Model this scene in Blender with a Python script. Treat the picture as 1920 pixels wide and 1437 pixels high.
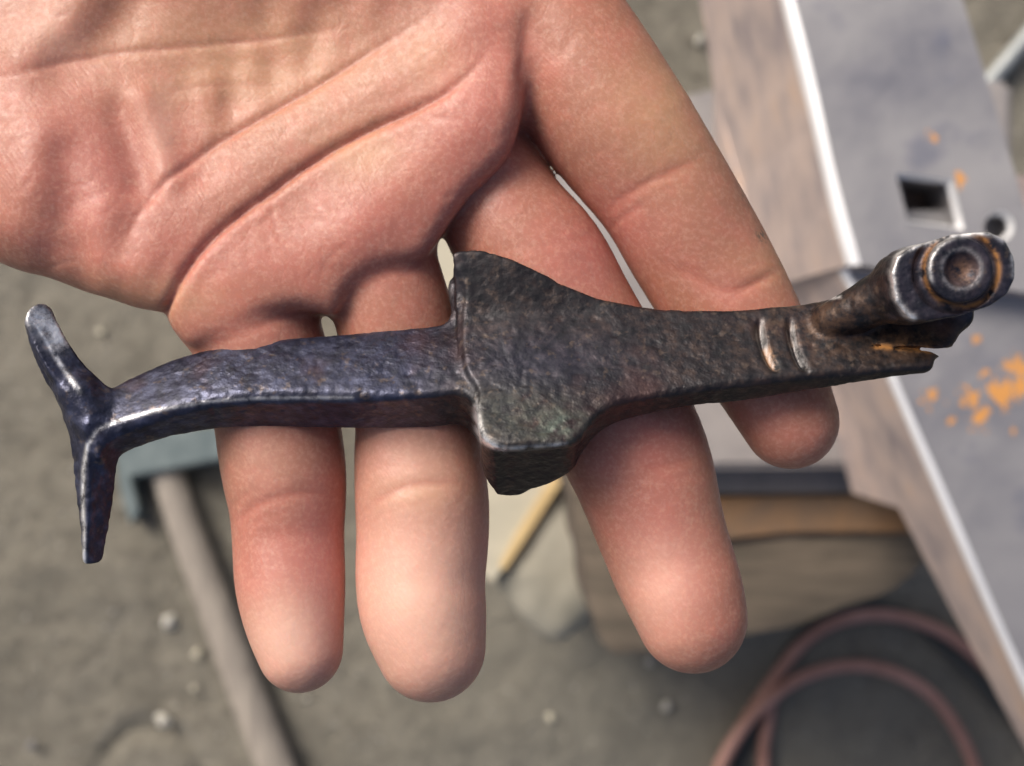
import bpy, bmesh, math, random
import numpy as np
from mathutils import Vector, Matrix, noise as mnoise

for o in list(bpy.data.objects):
    bpy.data.objects.remove(o)
scene = bpy.context.scene
COL = scene.collection

# ------------------------------------------------------------------ camera, sky, sun, exposure
CAM_H = 1.25                       # metres above the ground
cam_d = bpy.data.cameras.new('camera')
cam = bpy.data.objects.new('camera', cam_d)
COL.objects.link(cam)
cam.location = (0, 0, CAM_H)
cam.rotation_euler = (0, 0, 0)
cam_d.sensor_width = 36.0
cam_d.lens = 42.5
cam_d.clip_start = 0.01
cam_d.clip_end = 500
cam_d.dof.use_dof = True
cam_d.dof.focus_distance = 0.174
cam_d.dof.aperture_fstop = 19.0
scene.camera = cam

SUN_ELEV, SUN_ROT = math.radians(40), math.radians(-42)    # rot: 0 = +Y, negative = towards -X
world = bpy.data.worlds.new('World')
scene.world = world
world.use_nodes = True
wn, wl = world.node_tree.nodes, world.node_tree.links
wn.clear()
sky = wn.new('ShaderNodeTexSky')
sky.sky_type = 'NISHITA'
sky.sun_disc = False
sky.sun_elevation = SUN_ELEV
sky.sun_rotation = SUN_ROT
sky.dust_density = 6.0
sky.air_density = 0.7
sky.ozone_density = 0.6
bg = wn.new('ShaderNodeBackground')
bg.inputs['Strength'].default_value = 0.075
wo = wn.new('ShaderNodeOutputWorld')
wl.new(sky.outputs[0], bg.inputs['Color'])
wl.new(bg.outputs[0], wo.inputs['Surface'])

sd = bpy.data.lights.new('sun', 'SUN')
sd.energy = 1.5
sd.angle = math.radians(30)
sd.color = (1.0, 0.95, 0.88)
sun = bpy.data.objects.new('sun', sd)
COL.objects.link(sun)
to_sun = Vector((math.sin(SUN_ROT) * math.cos(SUN_ELEV), math.cos(SUN_ROT) * math.cos(SUN_ELEV), math.sin(SUN_ELEV)))
sun.rotation_euler = to_sun.to_track_quat('Z', 'Y').to_euler()
sun.location = (0, 0, 4)

scene.view_settings.view_transform = 'Standard'
scene.view_settings.look = 'None'
scene.view_settings.gamma = 1
scene.view_settings.exposure = 0.95
scene.cycles.use_denoising = True
scene.cycles.max_bounces = 8

# ------------------------------------------------------------------ helpers
FPX = 1920 * 42.5 / 36.0


def P(px, py, d):
    """point at picture place px, py and depth d below the lens (same unit as d)"""
    return np.array(((px - 960.0) * d / FPX, -(py - 718.5) * d / FPX, -d))


def G(px, py, z):
    """world point in metres at height z"""
    p = P(px, py, CAM_H - z)
    return Vector((p[0], p[1], z))


def smoothstep(a, b, x):
    t = np.clip((x - a) / (b - a), 0, 1)
    return t * t * (3 - 2 * t)


def catmull(pts, n=8, closed=False):
    pts = np.asarray(pts, float)
    out = []
    m = len(pts)
    segs = m if closed else m - 1
    for i in range(segs):
        if closed:
            p0, p1, p2, p3 = pts[(i - 1) % m], pts[i], pts[(i + 1) % m], pts[(i + 2) % m]
        else:
            p0, p1, p2, p3 = pts[max(i - 1, 0)], pts[i], pts[i + 1], pts[min(i + 2, m - 1)]
        for k in range(n):
            t = k / n
            out.append(0.5 * ((2 * p1) + (-p0 + p2) * t + (2 * p0 - 5 * p1 + 4 * p2 - p3) * t * t + (-p0 + 3 * p1 - 3 * p2 + p3) * t ** 3))
    if not closed:
        out.append(pts[-1])
    return np.array(out)


def poly_dist(x, y, poly, closed=True):
    """signed (closed: negative inside) or plain distance to a polyline"""
    x = x.astype(np.float32); y = y.astype(np.float32)
    best = np.full(x.shape, 1e12, np.float32)
    inside = np.zeros(x.shape, bool)
    m = len(poly)
    for i in range(m if closed else m - 1):
        ax, ay = poly[i]; bx, by = poly[(i + 1) % m]
        dx, dy = bx - ax, by - ay
        L = dx * dx + dy * dy + 1e-12
        t = np.clip(((x - ax) * dx + (y - ay) * dy) / L, 0, 1)
        best = np.minimum(best, (x - ax - t * dx) ** 2 + (y - ay - t * dy) ** 2)
        if closed and dy != 0:
            c = ((ay > y) != (by > y)) & (x < dx * (y - ay) / dy + ax)
            inside ^= c
    d = np.sqrt(best)
    return np.where(inside, -d, d) if closed else d


def poly_dist_t(x, y, poly):
    """distance to a polyline and the share of its length at the nearest point"""
    seg = np.hypot(*(poly[1:] - poly[:-1]).T)
    cum = np.concatenate([[0], np.cumsum(seg)]); tot = cum[-1]
    best = np.full(x.shape, 1e12); bt = np.zeros(x.shape)
    for i in range(len(poly) - 1):
        ax, ay = poly[i]; dx, dy = poly[i + 1] - poly[i]
        t = np.clip(((x - ax) * dx + (y - ay) * dy) / (dx * dx + dy * dy + 1e-12), 0, 1)
        d = (x - ax - t * dx) ** 2 + (y - ay - t * dy) ** 2
        m = d < best
        best[m] = d[m]; bt[m] = (cum[i] + t[m] * seg[i]) / tot
    return np.sqrt(best), bt


class Grid2:
    def __init__(self, fn, x0, x1, y0, y1, s):
        self.x0, self.y0, self.s = x0, y0, s
        gx = np.arange(x0, x1 + s, s); gy = np.arange(y0, y1 + s, s)
        X, Y = np.meshgrid(gx, gy, indexing='ij')
        self.v = fn(X, Y).astype(np.float32)

    def smooth(self, n=1):
        for _ in range(n):
            v = np.pad(self.v, 1, mode='edge')
            v = (v[:-2] + 2 * v[1:-1] + v[2:]) / 4
            self.v = (v[:, :-2] + 2 * v[:, 1:-1] + v[:, 2:]) / 4
        return self

    def __call__(self, x, y):
        nx, ny = self.v.shape
        fx = np.clip((x - self.x0) / self.s, 0, nx - 1.001)
        fy = np.clip((y - self.y0) / self.s, 0, ny - 1.001)
        i = fx.astype(np.int32); j = fy.astype(np.int32)
        u = (fx - i).astype(np.float32); w = (fy - j).astype(np.float32)
        v = self.v
        return (v[i, j] * (1 - u) * (1 - w) + v[i + 1, j] * u * (1 - w) + v[i, j + 1] * (1 - u) * w + v[i + 1, j + 1] * u * w)


def smin(a, b, k):
    h = np.clip(0.5 + 0.5 * (b - a) / k, 0, 1)
    return b + (a - b) * h - k * h * (1 - h)


def rmax(a, b, R):
    u = np.maximum(a + R, 0); v = np.maximum(b + R, 0)
    return np.minimum(np.maximum(a, b), -R) + np.sqrt(u * u + v * v)


def sdf_surface(f, lo, hi, h, coarse=5, margin=1.0):
    """surface nets over blocks that the surface may pass"""
    lo = np.array(lo, float); hi = np.array(hi, float)
    nb = np.ceil((hi - lo) / (h * coarse)).astype(int)
    n = nb * coarse + 1
    H = h * coarse
    ax = [lo[i] + H * (np.arange(nb[i]) + 0.5) for i in range(3)]
    X, Y, Z = np.meshgrid(*ax, indexing='ij')
    C = f(np.stack([X.ravel(), Y.ravel(), Z.ravel()], 1)).reshape(nb)
    act = np.abs(C) < H * 0.87 * 1.5 + margin
    Fv = np.repeat(np.repeat(np.repeat(C.astype(np.float32), coarse, 0), coarse, 1), coarse, 2)
    Fv = np.pad(Fv, ((0, 1), (0, 1), (0, 1)), mode='edge')
    need = np.zeros(n, bool)
    need[:-1, :-1, :-1] = np.repeat(np.repeat(np.repeat(act, coarse, 0), coarse, 1), coarse, 2)
    need[1:, :, :] |= need[:-1, :, :]
    need[:, 1:, :] |= need[:, :-1, :]
    need[:, :, 1:] |= need[:, :, :-1]
    idx = np.argwhere(need)
    for s in range(0, len(idx), 600000):
        q = idx[s:s + 600000]
        Fv[q[:, 0], q[:, 1], q[:, 2]] = f(lo + q * h)
    S = Fv < 0
    cnt = np.zeros((n[0] - 1, n[1] - 1, n[2] - 1), np.int8)
    for a in (0, 1):
        for b in (0, 1):
            for c in (0, 1):
                cnt += S[a:n[0] - 1 + a, b:n[1] - 1 + b, c:n[2] - 1 + c]
    cells = np.argwhere((cnt > 0) & (cnt < 8))
    ids = np.full(cnt.shape, -1, np.int32)
    ids[cells[:, 0], cells[:, 1], cells[:, 2]] = np.arange(len(cells))
    pos = np.zeros((len(cells), 3)); num = np.zeros(len(cells))
    corners = [(a, b, c) for a in (0, 1) for b in (0, 1) for c in (0, 1)]
    for A in corners:
        for k in range(3):
            if A[k] == 0:
                B = list(A); B[k] = 1
                fa = Fv[cells[:, 0] + A[0], cells[:, 1] + A[1], cells[:, 2] + A[2]]
                fb = Fv[cells[:, 0] + B[0], cells[:, 1] + B[1], cells[:, 2] + B[2]]
                m = (fa < 0) != (fb < 0)
                t = fa[m] / (fa[m] - fb[m])
                p = np.tile(np.array(A, float), (m.sum(), 1)); p[:, k] = t
                pos[m] += p; num[m] += 1
    pos = lo + (cells + pos / num[:, None]) * h
    quads = []
    for k in range(3):
        sl0 = [slice(None)] * 3; sl1 = [slice(None)] * 3
        sl0[k] = slice(0, n[k] - 1); sl1[k] = slice(1, n[k])
        cr = S[tuple(sl0)] != S[tuple(sl1)]
        e = np.argwhere(cr)
        i1, i2 = (k + 1) % 3, (k + 2) % 3
        e = e[(e[:, i1] > 0) & (e[:, i2] > 0) & (e[:, i1] < n[i1] - 1) & (e[:, i2] < n[i2] - 1)]
        inside = S[e[:, 0], e[:, 1], e[:, 2]]
        def cell(o1, o2):
            c = e.copy(); c[:, i1] += o1; c[:, i2] += o2
            return ids[c[:, 0], c[:, 1], c[:, 2]]
        q = np.stack([cell(-1, -1), cell(0, -1), cell(0, 0), cell(-1, 0)], 1)
        q[~inside] = q[~inside][:, ::-1]
        quads.append(q)
    quads = np.concatenate(quads)
    quads = quads[(quads >= 0).all(1)]
    return pos, quads


def relax(pos, quads, n=2, lam=0.5):
    e = np.concatenate([quads[:, [0, 1]], quads[:, [1, 2]], quads[:, [2, 3]], quads[:, [3, 0]]])
    N = len(pos)
    deg = np.bincount(e[:, 0], minlength=N) + np.bincount(e[:, 1], minlength=N)
    for _ in range(n):
        new = np.empty_like(pos)
        for k in range(3):
            s = np.bincount(e[:, 0], weights=pos[e[:, 1], k], minlength=N) + np.bincount(e[:, 1], weights=pos[e[:, 0], k], minlength=N)
            new[:, k] = s / np.maximum(deg, 1)
        pos = pos + lam * (new - pos)
    return pos


def vnormals(pos, quads):
    a = pos[quads[:, 2]] - pos[quads[:, 0]]; b = pos[quads[:, 3]] - pos[quads[:, 1]]
    fn = np.cross(a, b)
    vn = np.zeros_like(pos)
    for c in range(4):
        for k in range(3):
            vn[:, k] += np.bincount(quads[:, c], weights=fn[:, k], minlength=len(pos))
    return vn / (np.linalg.norm(vn, axis=1, keepdims=True) + 1e-12)


def fast_mesh(name, pos, quads, attrs=None):
    me = bpy.data.meshes.new(name)
    me.vertices.add(len(pos))
    me.vertices.foreach_set('co', np.ascontiguousarray(pos, np.float32).ravel())
    me.loops.add(quads.size)
    me.loops.foreach_set('vertex_index', np.ascontiguousarray(quads, np.int32).ravel())
    me.polygons.add(len(quads))
    me.polygons.foreach_set('loop_start', np.arange(0, quads.size, 4, dtype=np.int32))
    me.update(calc_edges=True)
    me.polygons.foreach_set('use_smooth', np.ones(len(quads), bool))
    for k, v in (attrs or {}).items():
        a = me.attributes.new(k, 'FLOAT', 'POINT')
        a.data.foreach_set('value', np.ascontiguousarray(v, np.float32))
    me.update()
    return me


def link(name, me, mat=None, parent=None, loc=None):
    o = bpy.data.objects.new(name, me)
    COL.objects.link(o)
    if mat is not None and me is not None:
        if len(me.materials) == 0:
            me.materials.append(mat)
    if parent is not None:
        o.parent = parent
    if loc is not None:
        o.location = loc
    return o


def tag(o, label=None, cat=None, group=None, kind=None):
    if label: o['label'] = label
    if cat: o['category'] = cat
    if group: o['group'] = group
    if kind: o['kind'] = kind
    return o


def empty(name, loc):
    o = bpy.data.objects.new(name, None)
    o.empty_display_size = 0.02
    COL.objects.link(o)
    o.location = loc
    return o


def vnoise(p, scale, seed=0.0, octaves=3):
    """cheap smooth value noise on an N x 3 array (numpy)"""
    out = np.zeros(len(p)); amp = 1.0; tot = 0
    q = p * scale + seed
    for _ in range(octaves):
        i = np.floor(q).astype(np.int64); f = q - i
        f = f * f * (3 - 2 * f)
        acc = 0
        for a in (0, 1):
            for b in (0, 1):
                for c in (0, 1):
                    h = ((i[:, 0] + a) * 73856093) ^ ((i[:, 1] + b) * 19349663) ^ ((i[:, 2] + c) * 83492791)
                    h = (h ^ (h >> 13)) * 1274126177
                    v = ((h ^ (h >> 16)) & 0xFFFF) / 65535.0
                    w = (f[:, 0] if a else 1 - f[:, 0]) * (f[:, 1] if b else 1 - f[:, 1]) * (f[:, 2] if c else 1 - f[:, 2])
                    acc = acc + v * w
        out += amp * (acc * 2 - 1); tot += amp
        amp *= 0.5; q = q * 2.03 + 17.1
    return out / tot


# ------------------------------------------------------------------ materials
class NT:
    def __init__(self, name):
        self.mat = bpy.data.materials.new(name)
        self.mat.use_nodes = True
        self.t = self.mat.node_tree
        self.t.nodes.clear()
        self.out = self.t.nodes.new('ShaderNodeOutputMaterial')
        self.b = self.t.nodes.new('ShaderNodeBsdfPrincipled')
        self.t.links.new(self.b.outputs[0], self.out.inputs[0])
        self.co = self.t.nodes.new('ShaderNodeTexCoord').outputs['Object']

    def n(self, kind, **kw):
        nd = self.t.nodes.new(kind)
        for k, v in kw.items():
            setattr(nd, k, v)
        return nd

    def link(self, a, b):
        self.t.links.new(a, b)

    def put(self, sock, v):
        if hasattr(v, 'is_linked') or isinstance(v, bpy.types.NodeSocket):
            self.link(v, sock)
        else:
            if isinstance(v, (tuple, list)) and len(v) == 3 and sock.type == 'RGBA':
                v = (*v, 1)
            sock.default_value = v

    def noise(self, scale, detail=4, rough=0.55, dist=0.0, vec=None):
        nd = self.n('ShaderNodeTexNoise')
        self.put(nd.inputs['Vector'], vec if vec is not None else self.co)
        nd.inputs['Scale'].default_value = scale
        nd.inputs['Detail'].default_value = detail
        nd.inputs['Roughness'].default_value = rough
        nd.inputs['Distortion'].default_value = dist
        return nd.outputs['Fac']

    def scaled(self, sx, sy, sz, rz=0.0):
        m = self.n('ShaderNodeMapping')
        self.link(self.co, m.inputs['Vector'])
        m.inputs['Scale'].default_value = (sx, sy, sz)
        m.inputs['Rotation'].default_value = (0, 0, rz)
        return m.outputs[0]

    def ramp(self, fac, stops):
        r = self.n('ShaderNodeValToRGB')
        self.put(r.inputs[0], fac)
        el = r.color_ramp.elements
        while len(el) < len(stops):
            el.new(0.5)
        for e, (p, c) in zip(el, stops):
            e.position = p
            e.color = (*c, 1) if len(c) == 3 else c
        return r.outputs[0]

    def mr(self, v, a, b, c=0.0, d=1.0):
        m = self.n('ShaderNodeMapRange')
        self.put(m.inputs['Value'], v)
        m.inputs['From Min'].default_value = a; m.inputs['From Max'].default_value = b
        m.inputs['To Min'].default_value = c; m.inputs['To Max'].default_value = d
        return m.outputs['Result']

    def mix(self, fac, a, b, blend='MIX'):
        m = self.n('ShaderNodeMix', data_type='RGBA', blend_type=blend)
        self.put(m.inputs[0], fac); self.put(m.inputs[6], a); self.put(m.inputs[7], b)
        return m.outputs[2]

    def math(self, op, a, b=None):
        m = self.n('ShaderNodeMath', operation=op)
        self.put(m.inputs[0], a)
        if b is not None:
            self.put(m.inputs[1], b)
        return m.outputs[0]

    def attr(self, name):
        a = self.n('ShaderNodeAttribute')
        a.attribute_name = name
        return a.outputs['Fac']

    def bump(self, height, strength, dist, prev=None):
        b = self.n('ShaderNodeBump')
        b.inputs['Strength'].default_value = strength
        b.inputs['Distance'].default_value = dist
        self.put(b.inputs['Height'], height)
        if prev is not None:
            self.link(prev, b.inputs['Normal'])
        return b.outputs[0]

    def set(self, **kw):
        for k, v in kw.items():
            self.put(self.b.inputs[k.replace('_', ' ')], v)
        return self.mat


def mat_skin():
    m = NT('skin')
    base = m.mix(m.noise(60, 4), (0.40, 0.182, 0.120), (0.33, 0.138, 0.093))
    pink = m.attr('pink')
    base = m.mix(pink, base, (0.45, 0.150, 0.128))
    yel = m.attr('yellow')
    base = m.mix(yel, base, (0.52, 0.295, 0.165))
    mott = m.mr(m.noise(170, 3, 0.6), 0.45, 0.72, 0, 0.30)
    base = m.mix(mott, base, (0.56, 0.18, 0.14))
    base = m.mix(m.mr(m.noise(1300, 3, 0.6), 0.45, 0.7, 0, 0.22), base, (0.70, 0.44, 0.33))
    pale = m.attr('pale')  # highlights of the finger pads, mixed into the base colour
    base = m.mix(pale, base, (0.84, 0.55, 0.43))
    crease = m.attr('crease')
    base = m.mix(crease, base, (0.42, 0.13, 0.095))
    dirt = m.attr('dirt')
    dmask = m.math('MULTIPLY', dirt, m.mr(m.noise(1500, 3), 0.45, 0.6))
    base = m.mix(dmask, base, (0.12, 0.10, 0.08))
    # papillary ridges: fine parallel lines that wander over the surface
    w = m.n('ShaderNodeTexWave', wave_type='BANDS', bands_direction='DIAGONAL')
    m.link(m.co, w.inputs['Vector'])
    w.inputs['Scale'].default_value = 720
    w.inputs['Distortion'].default_value = 14
    w.inputs['Detail'].default_value = 1.0
    w.inputs['Detail Scale'].default_value = 0.12
    ridge = w.outputs['Fac']
    b1 = m.bump(m.noise(2600, 3, 0.6), 0.22, 0.00010)
    b1 = m.bump(ridge, 0.13, 0.00006, b1)
    vo = m.n('ShaderNodeTexVoronoi', feature='DISTANCE_TO_EDGE')
    wv = m.n('ShaderNodeVectorMath', operation='ADD')
    m.link(m.co, wv.inputs[0])
    nz = m.n('ShaderNodeTexNoise'); m.link(m.co, nz.inputs['Vector']); nz.inputs['Scale'].default_value = 90
    sc2 = m.n('ShaderNodeVectorMath', operation='SCALE'); m.link(nz.outputs['Color'], sc2.inputs[0]); sc2.inputs['Scale'].default_value = 0.010
    m.link(sc2.outputs[0], wv.inputs[1])
    mp = m.n('ShaderNodeMapping'); m.link(wv.outputs[0], mp.inputs['Vector']); mp.inputs['Scale'].default_value = (1.0, 0.55, 1.0); mp.inputs['Rotation'].default_value = (0, 0, 0.5)
    m.link(mp.outputs[0], vo.inputs['Vector']); vo.inputs['Scale'].default_value = 330
    fine = m.mr(vo.outputs['Distance'], 0.0, 0.09)
    b1 = m.bump(fine, 0.07, 0.00020, b1)
    b2 = m.bump(m.noise(500, 4, 0.6), 0.25, 0.0004, b1)
    m.set(Base_Color=base, Roughness=m.mr(m.noise(900, 3), 0.3, 0.7, 0.36, 0.54), Normal=b2)
    bs = m.b.inputs
    bs['Subsurface Weight'].default_value = 0.42
    bs['Subsurface Radius'].default_value = (1.0, 0.32, 0.16)
    bs['Subsurface Scale'].default_value = 0.0028
    bs['Specular IOR Level'].default_value = 0.36
    return m.mat


def mat_forged():
    m = NT('forged_iron')
    blue = m.attr('blue'); rust = m.attr('rust'); wear = m.attr('wear'); green = m.attr('green')
    n1 = m.noise(520, 3, 0.6)
    n2 = m.noise(1100, 2, 0.6)
    brown = m.ramp(n1, [(0.32, (0.012, 0.012, 0.014)), (0.50, (0.021, 0.018, 0.020)), (0.70, (0.050, 0.035, 0.030))])
    bluec = m.ramp(n1, [(0.32, (0.017, 0.019, 0.032)), (0.52, (0.030, 0.033, 0.058)), (0.72, (0.060, 0.067, 0.112))])
    col = m.mix(blue, brown, bluec)
    col = m.mix(m.mr(m.noise(640, 2, 0.6), 0.60, 0.72, 0, 0.45), col, (0.13, 0.095, 0.072))
    col = m.mix(m.math('MULTIPLY', green, m.mr(n1, 0.35, 0.6)), col, (0.11, 0.16, 0.13))
    rm = m.math('MULTIPLY', rust, m.mr(m.noise(520, 4, 0.7), 0.38, 0.56))
    col = m.mix(rm, col, (0.33, 0.145, 0.035))
    red = m.mr(m.noise(85, 3, 0.6), 0.54, 0.72, 0, 0.4)
    col = m.mix(red, col, (0.075, 0.030, 0.028))
    wm = m.math('MULTIPLY', wear, m.mr(m.noise(520, 4, 0.65), 0.36, 0.56, 0.12, 1.0))
    col = m.mix(wm, col, (0.82, 0.82, 0.82))
    met = m.math('MULTIPLY', m.math('ADD', 0.55, m.math('MULTIPLY', wm, 0.2)), m.math('SUBTRACT', 1.0, m.math('MULTIPLY', rm, 0.9)))
    rough = m.mix(wm, m.mix(blue, m.mr(n2, 0.3, 0.7, 0.36, 0.56), m.mr(n2, 0.3, 0.7, 0.30, 0.46)), (0.40, 0.40, 0.40))
    rough = m.mix(rm, rough, (0.85, 0.85, 0.85))
    b1 = m.bump(m.noise(1700, 1, 0.5), 0.28, 0.00016)
    b2 = m.bump(m.math('MULTIPLY', m.noise(800, 2, 0.55), m.mr(m.noise(60, 2), 0.38, 0.62, 0.15, 1.0)), 0.45, 0.0005, b1)
    b3 = m.bump(m.noise(230, 2, 0.5), 0.22, 0.0010, b2)
    m.set(Base_Color=col, Metallic=met, Roughness=rough, Normal=b3)
    return m.mat


def mat_dirt():
    m = NT('packed_dirt')
    big = m.noise(2.2, 5, 0.6)
    col = m.ramp(big, [(0.3, (0.105, 0.096, 0.074)), (0.5, (0.155, 0.142, 0.112)), (0.7, (0.205, 0.188, 0.150))])
    col = m.mix(m.mr(m.noise(26, 5, 0.65, 0.5), 0.35, 0.7, 0, 0.6), col, (0.235, 0.216, 0.172))
    col = m.mix(m.mr(m.noise(55, 4, 0.6), 0.48, 0.70, 0, 0.6), col, (0.085, 0.076, 0.06))
    # greyer ground towards +x -y
    sep = m.n('ShaderNodeSeparateXYZ'); m.link(m.co, sep.inputs[0])
    gx = m.mr(m.math('SUBTRACT', sep.outputs[0], sep.outputs[1]), 0.05, 0.42)
    col = m.mix(m.math('MULTIPLY', gx, 0.55), col, (0.155, 0.148, 0.122))
    fleck = m.mr(m.noise(160, 2, 0.5), 0.68, 0.74, 0, 0.7)
    col = m.mix(fleck, col, (0.42, 0.40, 0.36))
    b1 = m.bump(m.noise(160, 5, 0.65), 0.6, 0.004)
    b2 = m.bump(m.noise(30, 4, 0.6, 0.5), 0.5, 0.012, b1)
    m.set(Base_Color=col, Roughness=0.95, Normal=b2)
    return m.mat


def mat_anvil(name, side):
    m = NT(name)
    n1 = m.noise(16, 5, 0.6, 0.4)
    n2 = m.noise(60, 4, 0.65)
    if side:
        v = m.scaled(1.6, 0.9, 1.2, math.radians(14))
        n1 = m.noise(30, 6, 0.62, 0.2, v)
        col = m.ramp(n1, [(0.30, (0.30, 0.26, 0.27)), (0.47, (0.47, 0.385, 0.355)), (0.58, (0.56, 0.45, 0.40)), (0.74, (0.60, 0.44, 0.34))])
        rough, met = 0.62, 0.15
    else:
        col = m.ramp(n1, [(0.28, (0.19, 0.19, 0.215)), (0.48, (0.295, 0.288, 0.295)), (0.72, (0.375, 0.362, 0.36))])
        col = m.mix(m.mr(m.noise(30, 3), 0.60, 0.72, 0, 0.6), col, (0.13, 0.14, 0.19))
        rough, met = 0.48, 0.25
    r = m.attr('rust')
    rm = m.mr(m.math('ADD', m.noise(210, 4, 0.7), m.math('MULTIPLY', r, 0.42)), 0.74, 0.80)
    rm = m.math('MULTIPLY', rm, m.mr(r, 0.02, 0.2))
    col = m.mix(rm, col, (0.62, 0.29, 0.08))
    m.set(Base_Color=col, Roughness=m.mr(n2, 0.3, 0.7, rough - 0.08, rough + 0.1), Metallic=m.math('MULTIPLY', m.math('SUBTRACT', 1.0, rm), met),
          Normal=m.bump(n2, 0.25, 0.002))
    return m.mat


def simple(name, c1, c2, scale, rough=0.7, metal=0.0, bump=0.002, stretch=None, detail=5):
    m = NT(name)
    v = m.scaled(*stretch) if stretch else None
    n = m.noise(scale, detail, 0.6, 0.3, v)
    col = m.ramp(n, [(0.3, c1), (0.7, c2)])
    m.set(Base_Color=col, Roughness=m.mr(n, 0.3, 0.7, rough - 0.06, rough + 0.08), Metallic=metal, Normal=m.bump(n, 0.4, bump))
    return m.mat


SKIN, FORGED, DIRT = mat_skin(), mat_forged(), mat_dirt()
ANVIL_TOP, ANVIL_SIDE = mat_anvil('worn_anvil_face', False), mat_anvil('rusty_anvil_side', True)
EDGE = simple('polished_steel_edge', (0.88, 0.88, 0.88), (0.94, 0.94, 0.94), 30, 0.42, 0.45, 0.0001)
FOOT = simple('pale_grey_steel', (0.24, 0.225, 0.22), (0.38, 0.35, 0.335), 22, 0.6, 0.2)
STUMP = simple('weathered_stump_wood', (0.060, 0.050, 0.036), (0.165, 0.130, 0.095), 13, 0.85, 0, 0.004, (1, 7, 1, 0.15))
BARK = simple('stump_bark', (0.05, 0.04, 0.03), (0.12, 0.09, 0.07), 20, 0.9, 0, 0.01, (5, 5, 1))
RUSTY = simple('orange_rusted_iron', (0.14, 0.10, 0.070), (0.30, 0.165, 0.075), 20, 0.8, 0.1)
DARKST = simple('dark_blue_grey_steel', (0.16, 0.16, 0.155), (0.27, 0.25, 0.24), 30, 0.55, 0.4)
CREAM = simple('pale_sawn_wood', (0.42, 0.39, 0.30), (0.52, 0.48, 0.37), 14, 0.75, 0, 0.003, (1, 5, 1, 0.4))
ORANGE_W = simple('split_orange_wood', (0.50, 0.36, 0.17), (0.62, 0.46, 0.23), 20, 0.75, 0, 0.003)
STONE = simple('grey_stone', (0.24, 0.225, 0.175), (0.36, 0.335, 0.27), 18, 0.85)
HEAD = simple('blue_grey_hammer_steel', (0.11, 0.145, 0.15), (0.21, 0.25, 0.245), 26, 0.5, 0.35)
HANDLE = simple('weathered_handle_wood', (0.20, 0.175, 0.15), (0.34, 0.30, 0.25), 16, 0.75, 0, 0.002, (9, 1, 9, -0.38))
HOSE = simple('reddish_brown_rubber', (0.30, 0.150, 0.110), (0.44, 0.245, 0.195), 24, 0.5, 0, 0.001)
CABLE = simple('black_rubber', (0.025, 0.03, 0.027), (0.05, 0.052, 0.048), 24, 0.6, 0, 0.001)
PEBBLE = simple('pale_pebble', (0.36, 0.345, 0.30), (0.50, 0.48, 0.42), 60, 0.8)
RODM = simple('grey_steel_rod', (0.25, 0.27, 0.27), (0.40, 0.42, 0.42), 20, 0.5, 0.5)

# ------------------------------------------------------------------ ground: one sheet to the horizon
def build_ground():
    n = 321
    t = np.linspace(-1, 1, n)
    s = np.sinh(t * 5.0) / np.sinh(5.0) * 60.0
    s = np.where(np.abs(t) < 0.55, t / 0.55 * 0.9, np.sign(t) * (0.9 + (np.abs(t) - 0.55) / 0.45 * 0 + (np.sinh((np.abs(t) - 0.55) * 12) / np.sinh(0.45 * 12)) * 80))
    X, Y = np.meshgrid(s, s, indexing='ij')
    p = np.stack([X.ravel(), Y.ravel(), np.zeros(X.size)], 1)
    z = 0.010 * vnoise(p, 6, 3.1, 3) + 0.005 * vnoise(p, 28, 9.2, 3)
    fall = np.exp(-(np.maximum(np.hypot(p[:, 0], p[:, 1]) - 1.0, 0) / 2.0) ** 2)
    z *= 0.4 + 0.6 * fall
    # shallow ring pressed in the dirt
    c = G(278, 1452, 0)
    r = np.hypot(p[:, 0] - c.x, p[:, 1] - c.y)
    z -= 0.012 * np.exp(-((r - 0.048) / 0.006) ** 2)
    p[:, 2] = z
    ij = np.arange(n * n).reshape(n, n)
    q = np.stack([ij[:-1, :-1].ravel(), ij[1:, :-1].ravel(), ij[1:, 1:].ravel(), ij[:-1, 1:].ravel()], 1)
    o = link('ground', fast_mesh('ground', p, q), DIRT)
    tag(o, kind='structure')


build_ground()


# ------------------------------------------------------------------ generic builders for the things below the hand
def prism(top, bottom, chamfer=0.0, hole_loops=None):
    """bmesh of a solid between two rings of equal length (world vectors)"""
    bm = bmesh.new()
    n = len(top)
    vt = [bm.verts.new(v) for v in top]; vb = [bm.verts.new(v) for v in bottom]
    bm.faces.new(vt); bm.faces.new(list(reversed(vb)))
    for i in range(n):
        j = (i + 1) % n
        bm.faces.new((vt[i], vb[i], vb[j], vt[j]))
    bmesh.ops.recalc_face_normals(bm, faces=bm.faces)
    return bm


def bm_obj(name, bm, mat, parent=None, origin=None, smooth=False, label=None):
    me = bpy.data.meshes.new(name)
    if origin is not None:
        bmesh.ops.translate(bm, verts=bm.verts, vec=-Vector(origin))
    bm.to_mesh(me); bm.free()
    for p in me.polygons:
        p.use_smooth = smooth
    o = link(name, me, mat, parent)
    if origin is not None and parent is None:
        o.location = origin
    if label:
        o['label'] = label
    return o


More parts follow.
